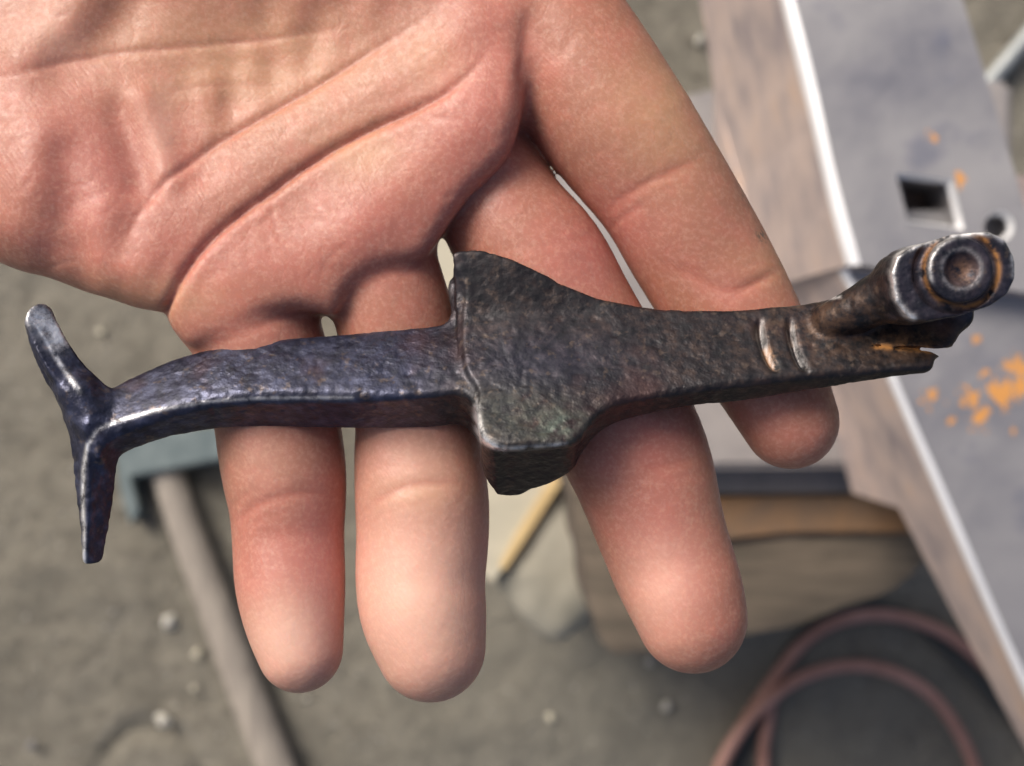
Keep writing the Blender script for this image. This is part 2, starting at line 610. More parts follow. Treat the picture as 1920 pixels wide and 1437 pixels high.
def tube_mesh(path, radius, sides=12, flat=1.0):
    bm = bmesh.new()
    rings = []
    for i, p in enumerate(path):
        a = path[max(i - 1, 0)]; b = path[min(i + 1, len(path) - 1)]
        t = (Vector(b) - Vector(a)).normalized()
        up = Vector((0, 0, 1))
        s = t.cross(up).normalized()
        u = s.cross(t)
        r = radius[i] if hasattr(radius, '__len__') else radius
        rings.append([bm.verts.new(Vector(p) + s * r * math.cos(k * 2 * math.pi / sides) + u * r * flat * math.sin(k * 2 * math.pi / sides)) for k in range(sides)])
    for a, b in zip(rings[:-1], rings[1:]):
        for k in range(sides):
            bm.faces.new((a[k], a[(k + 1) % sides], b[(k + 1) % sides], b[k]))
    bm.faces.new(rings[0]); bm.faces.new(list(reversed(rings[-1])))
    bmesh.ops.recalc_face_normals(bm, faces=bm.faces)
    return bm


# ------------------------------------------------------------------ anvil
def build_anvil():
    zt, zl = 0.75, 0.735
    root = empty('anvil', G(1700, 500, 0.455))
    org = root.location
    tag(root, 'steel anvil on a stump, grey worn face with square hole and bright edges', 'anvil')

    def rust_attr(me, spots):
        a = me.attributes.new('rust', 'FLOAT', 'POINT')
        vals = []
        for v in me.vertices:
            w = v.co + org
            s = 0
            for (c, r) in spots:
                s = max(s, 1 - (w - c).length / r)
            vals.append(max(0, s))
        a.data.foreach_set('value', vals)

    def plate(name, ring, z, holes, mat, cham, edge_ids, spots, depth=0.012):
        """top plate with holes: fine grid triangulation; chamfer strips are parts of their own"""
        bm = bmesh.new()
        loops = [ring] + holes
        edges = []
        for lp in loops:
            vs = [bm.verts.new(v) for v in lp]
            for i in range(len(vs)):
                edges.append(bm.edges.new((vs[i], vs[(i + 1) % len(vs)])))
        bmesh.ops.triangle_fill(bm, use_beauty=True, use_dissolve=False, edges=edges)
        for f in bm.faces:
            if f.normal.z < 0:
                f.normal_flip()
        for _ in range(7):
            bmesh.ops.subdivide_edges(bm, edges=[e for e in bm.edges if e.calc_length() > 0.0045], cuts=1, use_grid_fill=False)
            bmesh.ops.triangulate(bm, faces=[f for f in bm.faces if len(f.verts) > 3])
        # hole walls
        for lp in holes:
            vs = [bm.verts.new(v) for v in lp]; vb = [bm.verts.new(v - Vector((0, 0, 0.034))) for v in lp]
            for i in range(len(vs)):
                j = (i + 1) % len(vs)
                bm.faces.new((vs[i], vb[i], vb[j], vs[j]))
        bmesh.ops.translate(bm, verts=bm.verts, vec=-org)
        me = bpy.data.meshes.new(name); bm.to_mesh(me); bm.free()
        rust_attr(me, spots)
        return link(name, me, mat, root)

    def inset(ring, d, ids):
        """move the vertices in ids inward (towards +x) by d"""
        return [Vector((v.x + (d if i in ids else 0), v.y, v.z)) for i, v in enumerate(ring)]

    # heel: left side is points 0..5
    left = [(1408, -260), (1441, -120), (1470, 0), (1497, 110), (1527, 232), (1562, 385), (1592, 497)]
    right = [(1985, 560), (1920, 380), (1805, 0), (1726, -260)]
    ringp = left + right
    top = [G(x, y, zt) for x, y in ringp]
    ids = set(range(len(left)))
    cw = 0.0046
    top_in = inset(top, cw, ids)
    zlow = [0.60, 0.60, 0.59, 0.56, 0.56, 0.62, 0.64, 0.64, 0.62, 0.60, 0.60]
    side_top = [Vector((v.x, v.y, zt - (0.0046 if i in ids else 0.0))) for i, v in enumerate(top)]
    bot = [Vector((v.x + (0.0 if i not in ids else -0.004 * i * 0.3), v.y, zlow[i])) for i, v in enumerate(top)]
    # square hardy hole and round pritchel hole
    hole = [G(x, y, zt) for x, y in ((1680, 326), (1784, 338), (1806, 430), (1702, 416))]
    hc = G(1872, 425, zt)
    ph = [hc + Vector((0.0062 * math.cos(-a), 0.0062 * math.sin(-a), 0)) for a in [k * math.pi / 8 for k in range(16)]]
    spots = [(G(1742, 258, zt), 0.0055), (G(1800, 335, zt), 0.007)]
    plate('face_plate', top_in, zt, [hole, ph], ANVIL_TOP, cw, ids, spots)
    bm = bmesh.new()
    hcen = sum(hole, Vector()) / 4
    for rg, cc, kk in ((hole, hcen, 0.88), (ph, hc, 0.80)):
        o_ = [bm.verts.new(v + Vector((0, 0, 0.0004)) + (v - cc) * 0.03 - org) for v in rg]
        i_ = [bm.verts.new(cc + (v - cc) * kk - Vector((0, 0, 0.003)) - org) for v in rg]
        for i in range(len(rg)):
            j = (i + 1) % len(rg)
            bm.faces.new((o_[i], o_[j], i_[j], i_[i]))
    bmesh.ops.recalc_face_normals(bm, faces=bm.faces)
    bm_obj('hole_rim', bm, EDGE, root)
    bm = bmesh.new()
    vs = [bm.verts.new(v - org) for v in side_top]; vb = [bm.verts.new(v - org) for v in bot]
    for i in range(len(vs)):
        j = (i + 1) % len(vs)
        bm.faces.new((vs[i], vb[i], vb[j], vs[j]))
    bm.faces.new(list(reversed(vb)))
    bmesh.ops.recalc_face_normals(bm, faces=bm.faces)
    heel_o = bm_obj('heel', bm, ANVIL_SIDE, root)
    # polished chamfer strip, slightly wavy
    def chamfer(name, pts, z, w, inx):
        bm = bmesh.new()
        pts = catmull([(p.x, p.y) for p in pts], 10)
        prev = None
        for k, (x, y) in enumerate(pts):
            wob = 1 + 0.06 * math.sin(k * 0.23 + 1)
            rows = []
            for q in range(5):
                t = q / 4
                ang = t * math.pi / 2
                rows.append(bm.verts.new(Vector((x + w * wob * (1 - math.cos(ang)) - 0.0001, y, z - w * (1 - math.sin(ang)) + 0.0001)) - org))
            if prev:
                for q in range(4):
                    bm.faces.new((prev[q], rows[q], rows[q + 1], prev[q + 1]))
            prev = rows
        bmesh.ops.recalc_face_normals(bm, faces=bm.faces)
        for f in bm.faces:
            if f.normal.z < 0: f.normal_flip()
        bm_obj(name, bm, EDGE, root, smooth=True)
    chamfer('polished_edge', top[:len(left)], zt, cw, 0)

    # lower table that goes on towards the horn
    l2 = [(1548, 395), (1576.5, 503), (1596, 545), (1630, 622), (1664, 700), (1728, 850), (1800, 1018), (1862, 1160), (1920, 1290), (1990, 1445), (2120, 1720)]
    r2 = [(2700, 1720), (2560, 1000), (2300, 395)]
    ring2 = l2 + r2
    t2 = [G(x, y, zl) for x, y in ring2]
    ids2 = set(range(len(l2)))
    sp2 = [(G(1745, 746, zl), 0.0085), (G(1822, 752, zl), 0.012), (G(1838, 780, zl), 0.010), (G(1880, 735, zl), 0.013), (G(1908, 700, zl), 0.014),
           (G(1905, 735, zl), 0.010), (G(1850, 700, zl), 0.005), (G(1902, 808, zl), 0.004), (G(1830, 640, zl), 0.005), (G(1780, 790, zl), 0.004)]
    plate('table_plate', inset(t2, 0.0034, ids2), zl, [], ANVIL_TOP, 0, ids2, sp2)
    low = [0.64, 0.64, 0.64, 0.64, 0.645, 0.655, 0.665, 0.675, 0.69, 0.70, 0.71, 0.71, 0.66, 0.64]
    bm = bmesh.new()
    vs = [bm.verts.new(Vector((v.x, v.y, zl - (0.0034 if i in ids2 else 0))) - org) for i, v in enumerate(t2)]
    vb = [bm.verts.new(Vector((v.x, v.y, low[i])) - org) for i, v in enumerate(t2)]
    for i in range(len(vs)):
        j = (i + 1) % len(vs)
        bm.faces.new((vs[i], vb[i], vb[j], vs[j]))
    bm.faces.new(list(reversed(vb)))
    bmesh.ops.recalc_face_normals(bm, faces=bm.faces)
    bm_obj('body', bm, ANVIL_SIDE, root)
    chamfer('polished_edge', t2[:len(l2)], zl, 0.0034, 0)
    for nm in ('heel', 'body'):
        pass
    # waist and stepped foot
    w0 = [G(x, y, 0.70) for x, y in ((1640, 330), (2050, 330), (2150, 1000), (1830, 1000))]
    w1 = [Vector((v.x, v.y, 0.50)) for v in w0]
    bm_obj('waist', prism([v - org for v in w0], [v - org for v in w1]), ANVIL_SIDE, root)
    f0 = [G(x, y, 0.502) for x, y in ((1040, 300), (1310, 168), (1900, 150), (1900, 878), (1330, 880), (1052, 874))]
    f1 = [Vector((v.x, v.y, 0.468)) for v in f0]
    bm = prism([v - org for v in f0], [v - org for v in f1])
    bmesh.ops.bevel(bm, geom=[e for e in bm.edges], offset=0.004, segments=2, affect='EDGES')
    bm_obj('foot', bm, FOOT, root)


build_anvil()

# base plate between the foot and the stump
bp = [G(x, y, 0.466) for x, y in ((1150, 260), (1850, 260), (1850, 922), (1160, 926))]
b = prism(bp, [Vector((v.x, v.y, 0.4555)) for v in bp])
bo = bm_obj('base_plate', b, DARKST, origin=G(1500, 600, 0.4555))
tag(bo, 'dark blue grey steel plate under the foot of the anvil', 'plate')
# rusty strap on the stump
rb = [G(x, y, 0.463) for x, y in ((1180, 940), (1400, 932), (1780, 926), (1780, 1000), (1480, 1002), (1180, 1035))]
b = prism(rb, [Vector((v.x, v.y, 0.4552)) for v in rb])
bmesh.ops.bevel(b, geom=[e for e in b.edges], offset=0.002, segments=1, affect='EDGES')
bo = bm_obj('iron_strap', b, RUSTY, origin=G(1450, 970, 0.4552))
tag(bo, 'orange rusted flat iron strap lying on the stump in front of the anvil foot', 'iron strap')


def build_stump():
    rnd = random.Random(4)
    cx = G(1400, 720, 0.455)
    outline = [(1128, 1205), (1215, 1226), (1330, 1212), (1440, 1185), (1560, 1150), (1680, 1100), (1760, 1030), (1900, 820), (1900, 500), (1800, 260), (1500, 200),
               (1230, 250), (1090, 420), (1040, 640), (1062, 860), (1090, 1040)]
    pts = catmull(outline, 6, True)
    root = empty('stump', (cx.x, cx.y, 0))
    tag(root, 'weathered brown wooden stump standing under the anvil', 'stump')
    top = []
    for i, (x, y) in enumerate(pts):
        j = 1 + 0.006 * math.sin(i * 0.7) + 0.002 * rnd.uniform(-1, 1)
        top.append(G(960 + (x - 960) * j, 718 + (y - 718) * j, 0.455))
    o = root.location
    bm = bmesh.new()
    c = bm.verts.new(Vector((cx.x, cx.y, 0.455)) - o)
    prev = None; first = None
    R = 12
    rings = []
    for k in range(1, R + 1):
        ring = []
        for v in top:
            p = Vector((cx.x, cx.y, 0.455)).lerp(v, k / R)
            p.z += 0.0022 * mnoise.noise(Vector((p.x * 12, p.y * 90, 0)))
            if k == R: p.z -= 0.004
            ring.append(bm.verts.new(p - o))
        rings.append(ring)
    n = len(top)
    for i in range(n):
        bm.faces.new((c, rings[0][i], rings[0][(i + 1) % n]))
        for a, b_ in zip(rings[:-1], rings[1:]):
            bm.faces.new((a[i], b_[i], b_[(i + 1) % n], a[(i + 1) % n]))
    bmesh.ops.recalc_face_normals(bm, faces=bm.faces)
    if bm.faces[0].normal.z < 0:
        bmesh.ops.reverse_faces(bm, faces=bm.faces)
    bm_obj('cut_face', bm, STUMP, root, smooth=True)
    bm = bmesh.new()
    rows = []
    for k in range(12):
        z = 0.4505 * (1 - k / 11)
        row = []
        for i, v in enumerate(top):
            d = Vector((v.x - cx.x, v.y - cx.y, 0))
            s = 1.0 + (0.0 if k == 0 else 0.012 * math.sin(i * 1.7) + 0.03 * k / 11)
            row.append(bm.verts.new(Vector((cx.x + d.x * s, cx.y + d.y * s, z)) - o))
        rows.append(row)
    for a, b_ in zip(rows[:-1], rows[1:]):
        for i in range(n):
            bm.faces.new((a[i], b_[i], b_[(i + 1) % n], a[(i + 1) % n]))
    bmesh.ops.recalc_face_normals(bm, faces=bm.faces)
    bm_obj('bark', bm, BARK, root, smooth=True)


build_stump()

# ------------------------------------------------------------------ pale block and grey stone beside the stump
zb = 0.30
root = empty('wood_block', G(900, 760, 0.0))
tag(root, 'pale cream sawn wood block with an orange split edge beside the stump', 'wood block')
o = root.location
bt = [G(x, y, zb) for x, y in ((770, 380), (1010, 360), (1066, 850), (1034, 912), (925, 1092), (860, 1040), (760, 800))]
bm = prism([v - o for v in bt], [Vector((v.x, v.y, 0.0)) - o for v in bt])
bm_obj('block_body', bm, CREAM, root)
st = [G(x, y, zb + 0.003) for x, y in ((1052, 852), (1072, 868), (1052, 905), (985, 1010), (945, 1070), (936, 1062), (968, 1000), (1028, 905))]
bm = prism([v - o for v in st], [Vector((v.x, v.y, zb - 0.05)) - o for v in st])
bm_obj('split_edge', bm, ORANGE_W, root)

rnd = random.Random(2)
sc_ = G(1040, 1080, 0.0)
ol = catmull([(920, 1085), (955, 1030), (1035, 915), (1085, 905), (1150, 985), (1160, 1080), (1120, 1160), (1050, 1212), (990, 1180), (950, 1130)], 5, True)
bm = bmesh.new()
zs = 0.292
n = len(ol); rows = []
for k, (s, z) in enumerate(((0.0, 1.0), (0.35, 1.02), (0.7, 1.0), (0.9, 0.985), (0.98, 0.95), (1.0, 0.90), (1.02, 0.5), (1.0, 0.0))):
    row = []
    for (x, y) in ol:
        X, Y = 1045 + (x - 1045) * s, 1065 + (y - 1065) * s
        v = G(X, Y, zs); v.z = zs * z + (0.004 * mnoise.noise(Vector((v.x * 40, v.y * 40, 3))) if 0 < k < 6 else 0)
        row.append(bm.verts.new(v - sc_))
    rows.append(row)
for a, b_ in zip(rows[:-1], rows[1:]):
    for i in range(n):
        bm.faces.new((a[i], b_[i], b_[(i + 1) % n], a[(i + 1) % n]))
bmesh.ops.remove_doubles(bm, verts=bm.verts, dist=1e-5)
bmesh.ops.recalc_face_normals(bm, faces=bm.faces)
so = bm_obj('stone', bm, STONE, smooth=True)
so.location = sc_
tag(so, 'rounded grey stone block between the stump and the pale wood block', 'stone')


# ------------------------------------------------------------------ hoses, hammer, rod, pebbles on the ground
def ground_path(pts, z, r):
    c = catmull([(x, y) for x, y in pts], 10)
    zz = catmull([(a, 0) for a in z], 10)[:, 0] if hasattr(z, '__len__') else [z] * len(c)
    return [G(x, y, h) for (x, y), h in zip(c, zz)]


r = 0.0066
coil = [(1452, 1288), (1441, 1350), (1432, 1440), (1462, 1650), (1640, 1860), (1900, 1830), (2080, 1650), (2060, 1480), (1985, 1395), (1900, 1300), (1800, 1207), (1720, 1166),
        (1640, 1153), (1560, 1170), (1500, 1212), (1440, 1290), (1380, 1385), (1340, 1480), (1330, 1650), (1480, 1880), (1740, 1890), (1862, 1650), (1828, 1445), (1765, 1325), (1690, 1268),
        (1600, 1248), (1510, 1268), (1445, 1310), (1385, 1375), (1345, 1450), (1310, 1560), (1290, 1700)]
zc = [0.012] * 15 + [0.016, 0.014, 0.014] + [0.02] * 8 + [0.026, 0.030, 0.032, 0.034, 0.03, 0.02]
bm = tube_mesh(ground_path(coil, zc, r), r, 14)
oo = G(1600, 1500, 0)
h_o = bm_obj('hose', bm, HOSE, origin=oo, smooth=True)
tag(h_o, 'reddish brown rubber hose coiled on the dirt below the anvil', 'hose')
cab = [(1380, 1440), (1425, 1325), (1480, 1222), (1548, 1156), (1625, 1134), (1690, 1150), (1750, 1195), (1830, 1270), (1900, 1345), (1980, 1440), (2040, 1560)]
bm = tube_mesh(ground_path(cab, 0.008, 0.006), 0.0055, 12)
h_o = bm_obj('cable', bm, CABLE, origin=G(1700, 1200, 0), smooth=True)
tag(h_o, 'black cable lying along the outside of the reddish hose coil', 'cable')

root = empty('hammer', G(315, 870, 0.0))
tag(root, 'old hammer with blue grey head and grey wooden handle lying on the dirt', 'hammer')
o = root.location
zh = 0.045
hd = [G(x, y, zh) for x, y in ((222, 822), (300, 806), (420, 800), (425, 862), (330, 880), (238, 898), (226, 870))]
bm = prism([v - o for v in hd], [Vector((v.x, v.y, 0.0)) - o for v in hd])
bmesh.ops.bevel(bm, geom=list(bm.edges), offset=0.003, segments=2, affect='EDGES')
bm_obj('head', bm, HEAD, root, smooth=False)
ck = [G(x, y, 0.03) for x, y in ((212, 850), (236, 850), (262, 960), (244, 985), (226, 930))]
bm = prism([v - o for v in ck], [Vector((v.x, v.y, 0.0)) - o for v in ck])
bmesh.ops.bevel(bm, geom=list(bm.edges), offset=0.002, segments=1, affect='EDGES')
bm_obj('claw', bm, HEAD, root)
hp = catmull([(300, 845), (318, 900), (355, 1010), (405, 1140), (460, 1290), (515, 1430), (600, 1640)], 8)
ap = [G(x, y, 0.022) - o for x, y in hp]
rad = [0.0155 + 0.0055 * (k / len(hp)) for k in range(len(hp))]
bm_obj('handle', tube_mesh(ap, rad, 18, 0.85), HANDLE, root, smooth=True)

a, b_ = G(1985, 0, 0.012), G(1835, 178, 0.012)
path = [a.lerp(b_, t / 10) for t in range(11)]
oo = a.lerp(b_, 0.5)
ro = bm_obj('steel_rod', tube_mesh(path, 0.009, 14), RODM, origin=oo, smooth=True)
tag(ro, 'pale grey steel rod on the ground beyond the anvil', 'rod')

pebs = [((318, 1167), 0.0088, 'largest white pebble beside the hammer handle'), ((370, 1226), 0.0062, 'small tan pebble touching the shadow of the hammer handle'),
        ((306, 1352), 0.0090, 'whitish pebble above the ring mark in the dirt'), ((1250, 1325), 0.0058, 'pale pebble between the middle fingertip and the hose'),
        ((1032, 1345), 0.0052, 'light tan pebble below the gap of ring and middle fingers'), ((1313, 75), 0.0058, 'pale pebble beside the brown side of the anvil'),
        ((60, 1398), 0.0065, 'dark grey pebble in the corner of the dirt floor'), ((188, 622), 0.0042, 'tan pebble seen between the palm and the curved prong'),
        ((1218, 1240), 0.0050, 'greenish white chip under the middle fingertip'), ((362, 1290), 0.0034, 'tiny buff pebble beside the hammer handle'),
        ((575, 1312), 0.0030, 'bluish white chip beside the little fingertip')]
for k, ((x, y), s, lab) in enumerate(pebs):
    bm = bmesh.new()
    bmesh.ops.create_icosphere(bm, subdivisions=3, radius=s)
    for v in bm.verts:
        v.co *= 0.80 + 0.55 * mnoise.noise(v.co / s * 1.1 + Vector((k * 3.7, 0, 0)))
        v.co.z *= 0.55
    mt = PEBBLE
    if 'dark' in lab: mt = DARKST
    if 'tan' in lab or 'buff' in lab: mt = CREAM
    po = bm_obj('pebble', bm, mt, smooth=True)
    po.location = G(x, y, s * 0.5 + 0.004)
    tag(po, lab, 'pebble', 'pebbles scattered on the dirt floor')


def build_grit():
    rg = random.Random(11)
    bm = bmesh.new()
    for k in range(900):
        x, y = rg.uniform(-0.62, 0.62), rg.uniform(-0.5, 0.5)
        sz = 0.0007 + 0.0030 * rg.random() ** 3
        c = Vector((x, y, 0.004 + 0.3 * sz))
        vs = []
        for d in ((1, 0, 0), (-0.6, 0.8, 0), (-0.5, -0.9, 0), (0, 0.1, 0.8), (0.1, 0, -0.8)):
            vs.append(bm.verts.new(c + Vector([d[i] * sz * rg.uniform(0.6, 1.5) for i in range(3)])))
        for a_, b2, c2 in ((0, 1, 3), (1, 2, 3), (2, 0, 3), (1, 0, 4), (2, 1, 4), (0, 2, 4)):
            bm.faces.new((vs[a_], vs[b2], vs[c2]))
    me = bpy.data.meshes.new('grit'); bm.to_mesh(me); bm.free()
    tag(link('grit', me, GRIT), 'fine grit and chips strewn over the dirt floor', 'grit', kind='stuff')


GRIT = simple('grit', (0.10, 0.09, 0.075), (0.34, 0.32, 0.27), 12, 0.9)
build_grit()


# ------------------------------------------------------------------ the hand (millimetres from the lens, then metres)
def chain(pts):
    a = []
    for (x, y, d, r) in pts:
        p = P(x, y, d)
        a.append((*p, r * d / FPX))
    return catmull(a, 5)


FINGERS = {
    'little': (chain([(395, 455, 190, 105), (440, 540, 187.2, 118), (485, 640, 186.5, 121), (512, 740, 187, 116), (531, 870, 186.5, 116), (539, 940, 186.5, 109), (541, 1000, 186.5, 104), (545, 1090, 185, 102), (553, 1160, 183.5, 92), (563, 1218, 182.3, 80)]), 1.6),
    'ring': (chain([(655, 370, 192, 100), (700, 460, 187.8, 106), (730, 560, 186.8, 110), (762, 680, 188, 115), (781, 790, 187, 115), (784, 850, 187, 119), (791, 930, 186.5, 125), (793, 1000, 186, 124), (789, 1090, 184.7, 121), (795, 1150, 183.3, 117), (808, 1212, 182, 103)]), 1.6),
    'middle': (chain([(890, 290, 194, 112), (942, 400, 189.2, 119), (1008, 500, 188.8, 134), (1057, 600, 189, 139), (1134, 740, 188, 140), (1196, 860, 187.5, 134), (1236, 985, 187, 121), (1262, 1060, 186.5, 116), (1283, 1115, 185, 110), (1297, 1158, 184.3, 103)]), 0.7),
    'index': (chain([(890, -150, 192, 120), (960, -60, 190, 128), (1045, 60, 188, 135), (1130, 200, 187, 142), (1237, 350, 187, 128), (1301, 460, 188, 126), (1362, 565, 188, 121), (1425, 675, 186.8, 108), (1482, 790, 184.5, 90)]), 3.0),
    'thumb': (chain([(700, -620, 196, 190), (980, -560, 188, 170), (1250, -480, 180, 140), (1450, -360, 176, 125), (1600, -250, 174, 105)]), 7.0),
}

PALM = catmull([(306, 588), (328, 622), (356, 648), (395, 648), (432, 634), (480, 604), (545, 584), (598, 586), (628, 592), (662, 543), (702, 513), (745, 498), (796, 484), (822, 452), (847, 414), (883, 366), (926, 325), (958, 284),
                (974, 232), (985, 160), (1000, 60), (1030, -40), (1100, -140), (1150, -300), (1000, -620), (700, -900), (430, -1050), (200, -1330), (-650, -1330), (-560, -1000), (-400, -650), (-340, -350),
                (-320, 0), (-270, 240), (-160, 390), (-60, 462), (30, 505), (92, 521), (160, 547), (205, 560), (258, 578)], 5, True)


def g2(X, Y, cx, cy, sx, sy, ang=0.0):
    c, s = math.cos(math.radians(ang)), math.sin(math.radians(ang))
    u = (X - cx) * c + (Y - cy) * s; v = -(X - cx) * s + (Y - cy) * c
    return np.exp(-(u / sx) ** 2 - (v / sy) ** 2)


C1 = catmull([(306, 590), (325, 550), (352, 502), (395, 450), (450, 402), (505, 363), (560, 322), (630, 277), (700, 240), (780, 205), (850, 165), (905, 110), (930, 50)], 5)
C1b = catmull([(760, 222), (830, 222), (905, 232)], 5)
C1c = catmull([(700, 240), (780, 215), (850, 180), (900, 110)], 5)
C2 = catmull([(200, 520), (250, 420), (305, 345), (350, 312), (420, 262), (500, 216), (570, 176), (640, 133), (720, 82), (800, 30), (860, -40)], 5)
C3 = catmull([(-80, 160), (20, 142), (110, 120), (240, 98), (330, 90), (420, 82), (500, 74), (580, 62), (660, 48), (740, 20)], 5)


def palm_front(X, Y):
    H = 177.0 + 0 * X
    # wrist side sinks away
    t = np.maximum(0, ((620 - X) * 0.56 + (250 - Y) * 0.83))
    H += 0.0042 * t
    H -= 2.0 * g2(X, Y, 440, 520, 150, 95, -35)
    H -= 2.0 * g2(X, Y, 690, 400, 150, 95, -35)
    H -= 2.6 * g2(X, Y, 880, 230, 150, 95, -50)
    H += 3.2 * g2(X, Y, 560, 90, 330, 170, -30)
    H -= 4.5 * g2(X, Y, 60, 330, 230, 190, 40)
    H -= 7.0 * g2(X, Y, 500, -420, 420, 300, 30)
    # rolled ridge between the two long creases
    dr = poly_dist(X, Y, np.array([(270, 500), (350, 405), (480, 300), (620, 205), (780, 120), (880, 40)]), False)
    H -= 1.0 * np.exp(-(dr / 50) ** 2)
    # soft folds running down the palm
    for (pts, a, w) in (([(262, 190), (290, 260), (312, 330)], -1.5, 26), ([(225, 210), (250, 290), (265, 350)], 1.2, 24), ([(392, 160), (400, 240)], -0.9, 24), ([(440, 120), (445, 230)], 0.4, 26),
                        ([(480, 95), (465, 150), (478, 210)], -0.6, 24), ([(568, -20), (535, 55), (552, 150)], -0.6, 26), ([(508, -20), (498, 60), (520, 130)], 0.45, 22), ([(630, 60), (600, 130)], -0.5, 22),
                        ([(596, 60), (575, 140)], 0.4, 18), ([(700, -20), (690, 40)], -0.6, 20), ([(420, 200), (400, 280), (380, 330)], 0.5, 18),
                        ([(50, 90), (110, 50), (160, -20)], -2.0, 50), ([(120, 120), (190, 80), (250, 0)], 1.3, 40), ([(20, 420), (60, 330), (70, 250)], -1.0, 40),
                        ([(110, 470), (135, 380), (120, 300)], 1.2, 32), ([(200, 540), (190, 470), (200, 400)], -1.2, 34), ([(160, 540), (150, 470)], 1.0, 20), ([(262, 575), (262, 480), (290, 400)], -0.6, 26),
                        ([(560, 520), (640, 450)], -0.8, 60), ([(560, 420), (600, 400)], 0.6, 50)):
        H += 0.75 * a * np.exp(-(poly_dist(X, Y, np.array(pts, float), False) / (w * 1.25)) ** 2)
    return H


grid_palm = Grid2(lambda X, Y: poly_dist(X, Y, PALM), -1000, 1700, -1500, 900, 4).smooth(2)
grid_front = Grid2(palm_front, -1000, 1700, -1500, 900, 6).smooth(1)


def hand_sdf(p):
    D = -p[:, 2]
    px = 960 + p[:, 0] * FPX / D; py = 718.5 - p[:, 1] * FPX / D
    v1 = grid_palm(px, py) * D / FPX
    H = grid_front(px, py)
    v2 = H - D
    v3 = D - 203.0 - 0.004 * np.maximum(0, -py)
    R = 3.0 + 7.0 * smoothstep(150, -200, py) + 3.5 * smoothstep(380, 150, px)
    f = rmax(rmax(v1, v2, R), v3, 11.0)
    for nm in ('index', 'thumb', 'middle', 'ring', 'little'):
        c, k = FINGERS[nm]
        lo = c[:, :3].min(0) - 18; hi = c[:, :3].max(0) + 18
        m = ((p > lo) & (p < hi)).all(1)
        if not m.any():
            continue
        q = p[m].astype(np.float32)
        best = np.full(len(q), 1e9, np.float32)
        for a, b in zip(c[:-1], c[1:]):
            ab = (b[:3] - a[:3]).astype(np.float32)
            t = np.clip(((q - a[:3].astype(np.float32)) @ ab) / float(ab @ ab), 0, 1)
            w = q - a[:3].astype(np.float32) - t[:, None] * ab
            best = np.minimum(best, np.sqrt((w * w).sum(1)) - (a[3] + t * (b[3] - a[3])))
        f[m] = smin(f[m], best, k)
    return f


